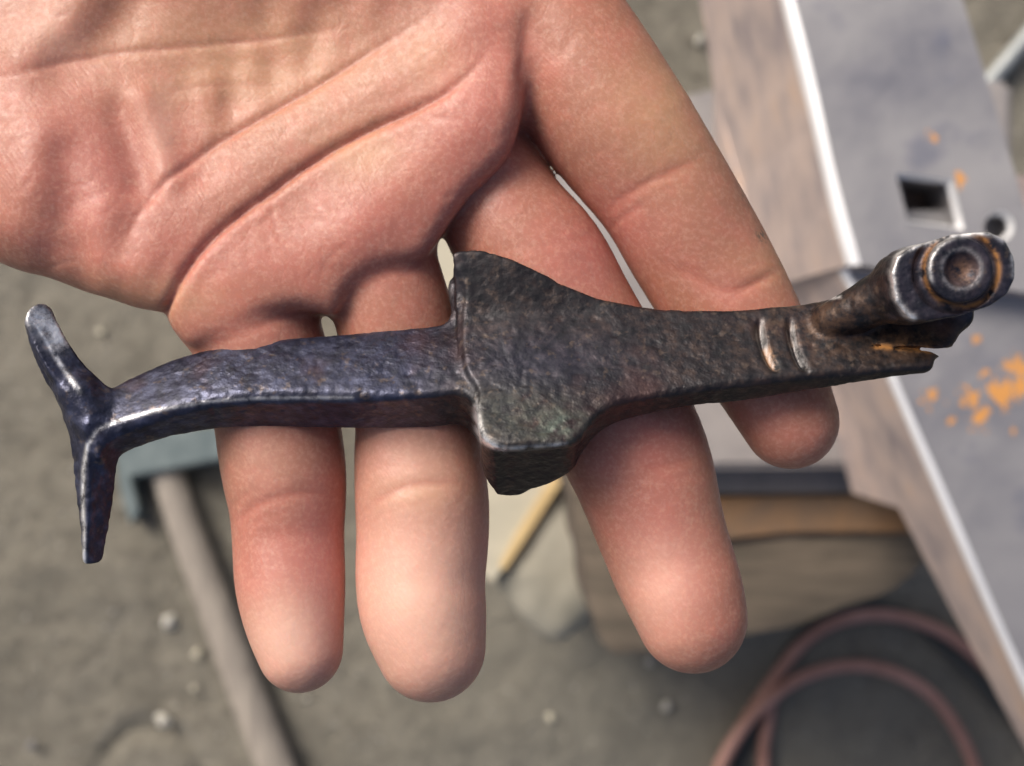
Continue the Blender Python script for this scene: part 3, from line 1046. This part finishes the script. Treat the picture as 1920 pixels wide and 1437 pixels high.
def build_hand():
    pos, quads = sdf_surface(hand_sdf, (-142, -50, -214), (64, 172, -160), 0.46, 5, 1.5)
    # keep only the one outer skin
    lab = np.arange(len(pos)); e = np.concatenate([quads[:, [0, 1]], quads[:, [1, 2]], quads[:, [2, 3]], quads[:, [3, 0]]])
    while True:
        old = lab.copy()
        np.minimum.at(lab, e[:, 0], lab[e[:, 1]]); np.minimum.at(lab, e[:, 1], lab[e[:, 0]])
        for _ in range(6):
            lab = lab[lab]
        if (lab == old).all():
            break
    main = np.bincount(lab).argmax()
    quads = quads[lab[quads[:, 0]] == main]
    used, inv = np.unique(quads, return_inverse=True)
    pos = pos[used]; quads = inv.reshape(-1, 4)
    pos = relax(pos, quads, 5, 0.6)
    nrm = vnormals(pos, quads)
    D = -pos[:, 2]
    px = 960 + pos[:, 0] * FPX / D; py = 718.5 - pos[:, 1] * FPX / D
    front = smoothstep(-0.1, 0.5, nrm[:, 2])
    disp = np.zeros(len(pos)); crease = np.zeros(len(pos))
    # creases: (polyline, depth mm, half width px, colour)
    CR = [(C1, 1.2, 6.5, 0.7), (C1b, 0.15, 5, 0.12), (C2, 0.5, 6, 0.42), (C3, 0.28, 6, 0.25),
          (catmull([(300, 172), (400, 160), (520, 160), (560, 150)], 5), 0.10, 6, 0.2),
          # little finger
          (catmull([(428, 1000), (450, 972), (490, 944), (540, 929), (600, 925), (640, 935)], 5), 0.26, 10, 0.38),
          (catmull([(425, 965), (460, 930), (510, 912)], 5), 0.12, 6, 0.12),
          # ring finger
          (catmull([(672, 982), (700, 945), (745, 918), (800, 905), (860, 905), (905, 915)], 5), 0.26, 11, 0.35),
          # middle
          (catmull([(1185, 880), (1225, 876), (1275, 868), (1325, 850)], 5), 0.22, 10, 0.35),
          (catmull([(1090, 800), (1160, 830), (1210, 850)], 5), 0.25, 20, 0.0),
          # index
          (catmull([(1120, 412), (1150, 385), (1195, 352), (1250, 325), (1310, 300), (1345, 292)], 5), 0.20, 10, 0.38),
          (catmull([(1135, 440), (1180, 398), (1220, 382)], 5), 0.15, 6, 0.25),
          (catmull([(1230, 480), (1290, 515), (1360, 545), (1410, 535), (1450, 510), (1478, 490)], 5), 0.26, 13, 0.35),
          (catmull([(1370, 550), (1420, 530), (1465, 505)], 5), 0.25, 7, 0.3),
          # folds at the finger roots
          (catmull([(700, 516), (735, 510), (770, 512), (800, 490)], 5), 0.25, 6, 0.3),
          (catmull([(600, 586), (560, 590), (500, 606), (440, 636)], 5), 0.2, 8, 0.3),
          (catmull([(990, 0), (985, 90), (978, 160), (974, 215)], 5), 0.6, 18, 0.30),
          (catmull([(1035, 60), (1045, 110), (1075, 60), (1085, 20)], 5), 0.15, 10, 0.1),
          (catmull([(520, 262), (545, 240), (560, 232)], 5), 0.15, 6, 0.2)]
    rc = random.Random(21)
    for k in range(46):      # fine short lines that branch over the palm
        x, y = rc.uniform(20, 960), rc.uniform(-10, 520)
        if (x - 300) * 0.56 + (y - 590) * 0.83 > -10 and x < 330:
            continue
        an = math.radians(rc.choice((-38, -30, 70, 85, 100, -15)) + rc.uniform(-14, 14)); L = rc.uniform(30, 110)
        p0 = np.array((x, y)); dv = np.array((math.cos(an), math.sin(an))) * L; nv = np.array((-dv[1], dv[0])) * rc.uniform(-0.15, 0.15)
        CR.append((catmull([p0 - dv / 2, p0 + nv, p0 + dv / 2], 4), rc.uniform(0.05, 0.13), rc.uniform(2.6, 4.5), rc.uniform(0.08, 0.2)))
    for (pts, a, w, c) in (([(436, 1018), (470, 985), (520, 965), (580, 955)], 0.07, 4, 0.15), ([(680, 1000), (720, 965), (790, 942), (850, 940)], 0.07, 4, 0.15),
                           ([(690, 880), (760, 872), (850, 868)], 0.05, 4, 0.1), ([(430, 890), (500, 880), (590, 878)], 0.05, 4, 0.1),
                           ([(1200, 905), (1260, 897), (1320, 880)], 0.07, 4, 0.15), ([(1100, 300), (1150, 270), (1200, 262)], 0.05, 4, 0.1),
                           ([(1165, 372), (1220, 342), (1290, 322)], 0.07, 4, 0.15), ([(1380, 500), (1430, 492), (1470, 470)], 0.06, 4, 0.12), ([(1000, 470), (1060, 452), (1120, 450)], 0.05, 5, 0.12)):
        CR.append((catmull(pts, 4), a, w, c))
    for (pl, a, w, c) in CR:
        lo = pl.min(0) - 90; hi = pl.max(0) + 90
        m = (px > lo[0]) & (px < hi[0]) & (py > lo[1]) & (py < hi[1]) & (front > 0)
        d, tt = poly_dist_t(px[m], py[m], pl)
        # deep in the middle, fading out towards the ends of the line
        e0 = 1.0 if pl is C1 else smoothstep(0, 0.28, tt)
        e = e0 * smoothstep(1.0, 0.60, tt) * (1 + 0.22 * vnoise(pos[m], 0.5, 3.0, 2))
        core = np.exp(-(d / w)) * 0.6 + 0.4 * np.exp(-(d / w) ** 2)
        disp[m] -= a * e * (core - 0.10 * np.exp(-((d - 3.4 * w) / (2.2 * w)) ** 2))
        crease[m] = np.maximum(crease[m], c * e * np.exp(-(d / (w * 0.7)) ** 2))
    # finger pad fullness and the shallow waists between the joints
    for (x, y, sx, sy, an, a) in ((560, 1110, 85, 110, 0, 0.5), (800, 1090, 100, 120, 0, 0.5), (1275, 1080, 95, 120, -25, 0.5), (1235, 940, 110, 60, -20, 0.2), (1200, 830, 90, 35, 20, -0.4),
                                  (785, 860, 90, 40, 0, -0.3), (1190, 240, 110, 110, 0, 0.5), (1290, 430, 110, 70, -20, 0.4)):
        disp += a * g2(px, py, x, y, sx, sy, an) * front
    disp += 0.10 * vnoise(pos, 0.16, 5.0, 3) + 0.035 * vnoise(pos, 0.55, 2.0, 2)
    pos = pos + nrm * (disp * front + (disp * 0) * (1 - front))[:, None]
    pos = relax(pos, quads, 1, 0.4)
    # skin tints; pale paints bright light on fingertips and folds into the colour
    pink = np.zeros(len(pos)); yellow = np.zeros(len(pos)); pale = np.zeros(len(pos)); dirt = np.zeros(len(pos))
    for (x, y, sx, sy, a) in ((430, 560, 190, 110, 0.55), (700, 430, 170, 110, 0.5), (870, 250, 120, 140, 0.45), (190, 330, 190, 170, 0.6), (900, 80, 100, 160, 0.5), (1080, 500, 90, 110, 0.45), (1170, 430, 100, 90, 0.45),
                              (530, 1050, 120, 120, 0.55), (620, 1080, 50, 190, 0.7), (800, 1050, 100, 80, 0.2), (1240, 960, 110, 140, 0.5), (1300, 1100, 90, 110, 0.4), (1200, 830, 110, 60, 0.4), (1430, 800, 110, 60, 0.25), (1380, 550, 70, 50, 0.4), (130, 200, 150, 80, 0.2)):
        pink += a * g2(px, py, x, y, sx, sy)
    for (x, y, sx, sy, a) in ((450, 110, 280, 120, 0.6), (680, 285, 70, 50, 0.5), (820, 110, 60, 60, 0.35), (1260, 200, 110, 130, 0.7), (790, 925, 80, 30, 0.5), (300, 560, 200, 50, 0.5), (1450, 480, 60, 60, 0.5), (1340, 900, 60, 160, 0.3)):
        yellow += a * g2(px, py, x, y, sx, sy)
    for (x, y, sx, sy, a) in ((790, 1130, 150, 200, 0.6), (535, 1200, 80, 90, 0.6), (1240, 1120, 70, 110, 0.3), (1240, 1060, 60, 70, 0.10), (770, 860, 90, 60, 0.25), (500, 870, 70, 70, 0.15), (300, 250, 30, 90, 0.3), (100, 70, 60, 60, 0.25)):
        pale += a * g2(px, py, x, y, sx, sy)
    for (x, y, s) in ((1425, 440, 9), (1402, 370, 14), (1432, 450, 6)):
        dirt += g2(px, py, x, y, s, s)
    cl = lambda v: np.clip(v, 0, 1)
    c = P(700, 200, 190)
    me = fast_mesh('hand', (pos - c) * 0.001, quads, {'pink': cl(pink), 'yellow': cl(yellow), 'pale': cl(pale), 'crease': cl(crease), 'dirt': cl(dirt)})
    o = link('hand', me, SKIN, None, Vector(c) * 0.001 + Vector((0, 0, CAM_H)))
    tag(o, 'open left hand, palm up, the dark iron shark lying across its fingers', 'hand')
    return o


build_hand()


# ------------------------------------------------------------------ the forged iron piece
TAU, PHI = math.radians(33), math.radians(3.8)
O3 = P(960, 700, 171.5)
E1 = np.array((math.cos(PHI), math.sin(PHI), 0.0))
UP = np.array((-math.sin(PHI), math.cos(PHI), 0.0))
ZZ = np.array((0, 0, 1.0))
E2 = math.cos(TAU) * UP - math.sin(TAU) * ZZ
EN = math.sin(TAU) * UP + math.cos(TAU) * ZZ


def to_plane(px, py):
    r = np.array(((px - 960.0) / FPX, -(py - 718.5) / FPX, -1.0))
    p = r * float(O3 @ EN) / float(r @ EN) - O3
    return float(p @ E1), float(p @ E2)


def px_u(px):
    return to_plane(px, 700)[0]


BAR = [(150, 735), (178, 712), (205, 697), (230, 683), (300, 655), (370, 638), (450, 626), (550, 616), (650, 608), (750, 601), (815, 596), (836, 586), (843, 566), (842, 535), (838, 508), (846, 489), (870, 481), (905, 480),
       (950, 492), (1000, 511), (1060, 537), (1110, 555), (1160, 566), (1220, 573), (1300, 577), (1380, 577), (1450, 572), (1520, 566), (1575, 556), (1625, 530), (1690, 505), (1770, 520), (1826, 588), (1803, 618), (1790, 641),
       (1778, 653), (1768, 657), (1756, 668), (1755, 677), (1745, 687), (1700, 691), (1640, 697), (1550, 702), (1450, 713), (1350, 724), (1250, 738), (1175, 753), (1130, 772), (1102, 803), (1082, 828), (1040, 838),
       (1000, 838), (958, 842), (922, 836), (902, 822), (896, 800), (893, 765), (870, 740), (850, 735), (800, 742), (700, 746), (600, 747), (500, 747), (400, 753), (300, 769), (230, 787), (186, 806), (165, 832), (150, 800)]
BAR_UV = np.array([to_plane(x, y) for x, y in BAR])
BAR_UV = catmull(BAR_UV, 4, True)
grid_bar = Grid2(lambda X, Y: poly_dist(X, Y, BAR_UV), -75, 75, -25, 25, 0.25).smooth(1)
TX = [px_u(x) for x in (140, 300, 450, 650, 840, 890, 915, 960, 1010, 1060, 1090, 1120, 1170, 1250, 1400, 1550, 1650, 1780)]
TT = [6, 6.6, 8.4, 9.2, 9.6, 12, 16.2, 15.4, 12.6, 9.0, 7.4, 6.6, 6.0, 5.2, 5.4, 4.0, 3.0, 2.4]
SH = catmull([to_plane(x, y) for x, y in ((838, 470), (856, 530), (874, 565), (866, 610), (872, 690), (896, 740), (888, 800), (900, 850))], 6)
KN = np.array([(1671, 512), (1681, 482), (1706, 464), (1790, 438), (1856, 434), (1886, 449), (1905, 486), (1905, 522), (1890, 552), (1858, 574), (1800, 593), (1740, 603), (1706, 597), (1680, 566)], float)
KN3 = np.array([P(x, y, 161.0)[:2] for x, y in KN])
grid_kn = Grid2(lambda X, Y: poly_dist(X, Y, KN3), 30, 80, -10, 40, 0.25)


def capsule(p, a, b, ra, rb):
    ab = b - a
    t = np.clip(((p - a) @ ab) / float(ab @ ab), 0, 1)
    w = p - a - t[:, None] * ab
    return np.sqrt((w * w).sum(1)) - (ra + t * (rb - ra))


def arm_sdf(p, r0, r1, a0, a1, b0, b1, alpha, rad=0.35, bow=0.0, tip=1.2):
    ax = (r1 - r0); L = np.linalg.norm(ax); ax = ax / L
    side = np.cross(ax, ZZ); side /= np.linalg.norm(side)
    if side[0] < 0: side = -side
    toz = np.cross(side, ax)
    if toz[2] < 0: toz = -toz
    ca, sa = math.cos(alpha), math.sin(alpha)
    d1 = ca * side - sa * toz       # along the wide right-hand face
    d2 = -sa * side - ca * toz      # along the narrow left-hand face
    q = p - r0
    t = q @ ax
    s = np.clip(t / L, 0, 1)
    q = q + np.outer(bow * 4 * s * (1 - s), side)
    ha = (a0 + s * (a1 - a0)) / 2; hb = (b0 + s * (b1 - b0)) / 2
    x = q @ d1 - ha; y = q @ d2 - hb
    f = rmax(np.abs(x) - ha, t - L, tip)
    return np.maximum(rmax(f, np.abs(y) - hb, rad), -t)


UP_A = (P(168, 775, 171.5), P(43, 580, 172.0))
LO_A = (P(164, 800, 171.0), P(158, 1062, 173.0))
BOSS_C = P(1803, 506, 159.0)


V0 = to_plane(980, 600)[1]
CRACK = np.array([(1632, 648), (1700, 650), (1745, 653), (1756, 654), (1815, 650), (1815, 676), (1775, 672), (1756, 665), (1742, 659), (1700, 655)], float)


def tool_parts(p):
    q = p - O3
    u = q @ E1; v = q @ E2; w = q @ EN
    # the upper fin lies flatter than the flank
    fin = 0.5 * (np.sqrt(np.maximum(v - V0, 0) ** 2 + 1.5) - 1.2247) * 1.25 * smoothstep(px_u(770), px_u(818), u) * smoothstep(px_u(1350), px_u(1000), u)
    d2 = grid_bar(u, v + fin * math.tan(TAU))
    ds = np.full(len(u), 9.0)
    m = (np.abs(u - px_u(870)) < 9)
    if m.any():
        ds[m] = poly_dist(u[m], v[m], SH, False)
    xs = np.interp(v, SH[::-1, 1], SH[::-1, 0])
    step = smoothstep(-0.5, 0.5, u - xs)
    off = 0.75 * step * smoothstep(px_u(1250), px_u(950), u) + 0.10 * np.exp(-(ds / 0.9) ** 2)
    # left part arches away, crowned across
    off = off - 2.6 * smoothstep(px_u(480), px_u(140), u) - 0.010 * np.where(u < px_u(860), (v + 1) ** 2, 0) * 1.2
    # right part turns up into the head
    off = off + 3.0 * smoothstep(px_u(1560), px_u(1700), u) * smoothstep(to_plane(1650, 640)[1], to_plane(1650, 540)[1], v)
    # the flank under the lower fin is set back, like a second fin beneath the first
    pec = smoothstep(px_u(915), px_u(940), u) * smoothstep(px_u(1130), px_u(1080), u) * smoothstep(-3, -6, v)
    d2 = d2 + 0.8 * pec * smoothstep(-1.7, -2.5, w - off)
    t = np.interp(u, TX, TT) + 1.5 * pec
    off = off + fin
    t = t - np.maximum(t - 4.5, 0) * smoothstep(V0 - 3, V0 + 3, v) * smoothstep(px_u(820), px_u(850), u) * smoothstep(px_u(1250), px_u(1100), u)
    t = t - np.maximum(t - 9, 0) * smoothstep(-4, 1, v)
    R = 0.9 + 0.8 * smoothstep(px_u(800), px_u(600), u)
    f_bar = rmax(rmax(d2, w - off, R), -(w - off) - t, 1.2)
    # split with rust under the head
    m = (u > px_u(1600))
    if m.any():
        D = -p[m, 2]
        dc = poly_dist(960 + p[m, 0] * FPX / D, 718.5 - p[m, 1] * FPX / D, CRACK) * D / FPX
        dc = rmax(dc, -(w[m] - off[m]) - (0.9 + 15 * smoothstep(px_u(1742), px_u(1754), u[m])), 0.1)
        f_bar[m] = np.maximum(f_bar[m], -dc)
    f_up = arm_sdf(p, UP_A[0], UP_A[1], 5.6, 4.3, 4.8, 0.9, math.radians(42), 0.3, 1.6, 1.9)
    f_lo = arm_sdf(p, LO_A[0], LO_A[1], 5.6, 3.1, 5.6, 0.8, math.radians(52), 0.25, -0.3, 1.0)
    joint = capsule(p, P(148, 738, 174.5), P(182, 806, 174.5), 2.9, 2.9)
    f_bar = smin(f_bar, joint, 1.6)
    # head: an eight-cornered block on a short neck
    dk = grid_kn(p[:, 0], p[:, 1])
    zf = -161.0
    f_kn = rmax(rmax(dk, p[:, 2] - zf, 0.4), -(p[:, 2] - zf) - 8.0, 1.0)
    neck = capsule(p, P(1560, 600, 174.0), P(1712, 535, 168.0), 2.6, 4.6)
    f_kn = smin(f_kn, neck, 2.0)
    # rivet with a dished end
    rr = np.hypot(p[:, 0] - BOSS_C[0], p[:, 1] - BOSS_C[1])
    f_b = rmax(rmax(rr - 4.35, p[:, 2] + 159.0, 0.5), -(p[:, 2] + 166), 0.3)
    groove = np.sqrt((rr - 4.95) ** 2 + (p[:, 2] + 161.0) ** 2) - 0.75
    f_kn = np.maximum(f_kn, -groove)
    dish = np.sqrt((rr * 1.0) ** 2 + ((p[:, 2] + 158.1) * 1.2) ** 2) - 2.6
    f_b = np.maximum(f_b, -dish)
    return f_bar, f_up, f_lo, f_kn, f_b


def tool_sdf(p):
    fb, fu, fl, fk, fr = tool_parts(p)
    f = smin(fb, smin(fu, fl, 3.0), 1.2)
    f = smin(f, fk, 1.3)
    return np.minimum(f, fr)


def build_tool():
    pos, quads = sdf_surface(tool_sdf, (-76, -34, -190), (78, 28, -154), 0.30, 6, 0.8)
    pos = relax(pos, quads, 2, 0.5)
    nrm = vnormals(pos, quads)
    D = -pos[:, 2]
    px = 960 + pos[:, 0] * FPX / D; py = 718.5 - pos[:, 1] * FPX / D
    parts = np.stack(tool_parts(pos), 1)
    headm = smoothstep(1640, 1690, px)
    disp = (0.12 + 0.10 * smoothstep(840, 900, px)) * vnoise(pos, 0.13, 1.0, 2) + 0.085 * vnoise(pos, 0.40, 4.0, 3) * (1 - 0.5 * headm) + 0.05 * vnoise(pos, 1.15, 7.0, 2) - 0.09 * smoothstep(0.25, 0.6, vnoise(pos, 0.75, 31.0, 2))
    disp *= (1 - 0.8 * smoothstep(1720, 1740, px) * smoothstep(600, 590, py))
    front = smoothstep(0.2, 0.6, nrm[:, 2])
    wear = np.zeros(len(pos)); rust = np.zeros(len(pos)); blue = np.zeros(len(pos)); green = np.zeros(len(pos))

    def line(pts, smooth=True):
        pl = catmull(pts, 5) if smooth else np.array(pts, float)
        lo = pl.min(0) - 60; hi = pl.max(0) + 60
        m = (px > lo[0]) & (px < hi[0]) & (py > lo[1]) & (py < hi[1]) & (nrm[:, 2] > -0.2)
        d = np.full(len(pos), 1e3); d[m] = poly_dist(px[m], py[m], pl, False)
        return d
    # two crescent chisel cuts
    for (pts, r_) in (([(1424, 594), (1427, 630), (1438, 665), (1456, 700)], 1), ([(1480, 590), (1484, 625), (1494, 662), (1512, 699)], 0)):
        d = line(pts)
        taper = smoothstep(590, 625, py) * smoothstep(704, 680, py)
        disp -= 1.15 * np.exp(-((d) / 7.0) ** 2) * taper * front
        d2 = line([(x + 7, y) for x, y in pts])
        disp += 0.10 * np.exp(-((d2) / 4.0) ** 2) * taper * front
        wear = np.maximum(wear, 0.6 * np.exp(-(line([(x + 5, y) for x, y in pts]) / 2.4) ** 2) * taper)
        if r_:
            rust = np.maximum(rust, 1.0 * np.exp(-(line([(x + 5, y) for x, y in pts]) / 5.0) ** 2) * smoothstep(640, 660, py) * taper * 1.2)
    pos = pos + nrm * disp[:, None]
    # worn bright edges
    W = [([(50, 588), (66, 608), (88, 642), (112, 682), (150, 735)], 4.0, 1.0), ([(66, 592), (88, 604), (108, 634)], 22, 1.0),
         ([(163, 835), (157, 880), (156, 960), (158, 1055)], 3.5, 1.0), ([(166, 832), (185, 806), (230, 787), (300, 769)], 3.5, 0.6),
         ([(300, 769), (400, 753), (500, 747), (660, 746)], 3.0, 0.4), ([(840, 520), (843, 560), (838, 585)], 3, 0.12),
         ([(893, 765), (896, 800), (906, 826), (930, 838)], 6, 1.0), ([(905, 822), (925, 838), (945, 842)], 5.5, 1.0), ([(950, 842), (1000, 839), (1060, 833)], 4, 0.45),
         ([(1330, 577), (1450, 572), (1520, 566), (1575, 556)], 3.0, 0.9), ([(893, 740), (896, 790)], 2.5, 0.4),
         ([(1671, 520), (1680, 484), (1702, 467), (1760, 448), (1850, 436), (1880, 448)], 5, 0.9), ([(1671, 510), (1676, 550), (1695, 585), (1712, 597)], 6, 0.9), ([(1880, 446), (1900, 475), (1905, 520)], 6, 0.7)]
    for (pts, w, a) in W:
        wear = np.maximum(wear, a * np.exp(-(line(pts) / w) ** 2))
    rb = np.hypot(px - 1803, py - 505)
    wear = np.maximum(wear, 0.7 * np.exp(-((rb - 61) / 4) ** 2) * smoothstep(1820, 1770, px) * smoothstep(540, 510, py))
    wear = np.maximum(wear, 0.2 * np.exp(-((rb - 38) / 4) ** 2))
    rust = np.maximum(rust, 1.0 * np.exp(-(line([(1640, 649), (1690, 652), (1755, 658)]) / 6) ** 2))
    rust = np.maximum(rust, 1.0 * 0.9 * np.exp(-((rb - 70) / 5) ** 2) * (pos[:, 2] < -159.6))
    rust = np.maximum(rust, 0.3 * np.exp(-(rb / 30) ** 2))
    rust = np.maximum(rust, 0.22 * g2(px, py, 1700, 640, 80, 30))
    rust = np.maximum(rust, 0.12 * g2(px, py, 1560, 610, 120, 60))
    blue = smoothstep(900, 720, px) + 0.45 * smoothstep(1650, 1680, px) * smoothstep(610, 590, py) + 0.45 * g2(px, py, 1000, 680, 170, 60)
    green = 0.45 * g2(px, py, 1050, 800, 60, 30) + 0.2 * g2(px, py, 980, 770, 120, 50)
    cl = lambda v: np.clip(v, 0, 1)
    # which part each face belongs to
    own = np.argmin(parts + np.array([0, 0.1, 0.1, 0.05, 0.0]), 1)
    vals = {'wear': cl(wear), 'rust': cl(rust), 'blue': cl(blue), 'green': cl(green)}
    root = empty('forged_shark', Vector(O3) * 0.001 + Vector((0, 0, CAM_H)))
    tag(root, 'dark forged iron shark with forked tail, gill cuts and ringed eye, lying on the fingers', 'iron shark')
    fo = own[quads]
    face_own = np.sort(fo, 1)[:, 1]
    fy = py[quads].mean(1); fx = px[quads].mean(1)
    face_own[(face_own == 0) & (fx > 838) & (fx < 1180) & (fy < 596)] = 5
    face_own[(face_own == 0) & (fx > 893) & (fx < 1110) & (fy > 772)] = 6
    names = ['body', 'tail_lobe', 'tail_lobe', 'head', 'eye', 'dorsal_fin', 'pectoral_fin']
    labels = [None, 'upper tail lobe with bright ground tip', 'lower straight dark tail lobe', None, None, None, None]
    for k in range(7):
        fq = quads[face_own == k]
        used, inv = np.unique(fq, return_inverse=True)
        me = fast_mesh(names[k], (pos[used] - O3) * 0.001, inv.reshape(-1, 4), {a: b[used] for a, b in vals.items()})
        ob = link(names[k], me, FORGED, root)
        # shading normals from the whole surface, so that the parts meet without a seam
        if labels[k]:
            ob['label'] = labels[k]


build_tool()
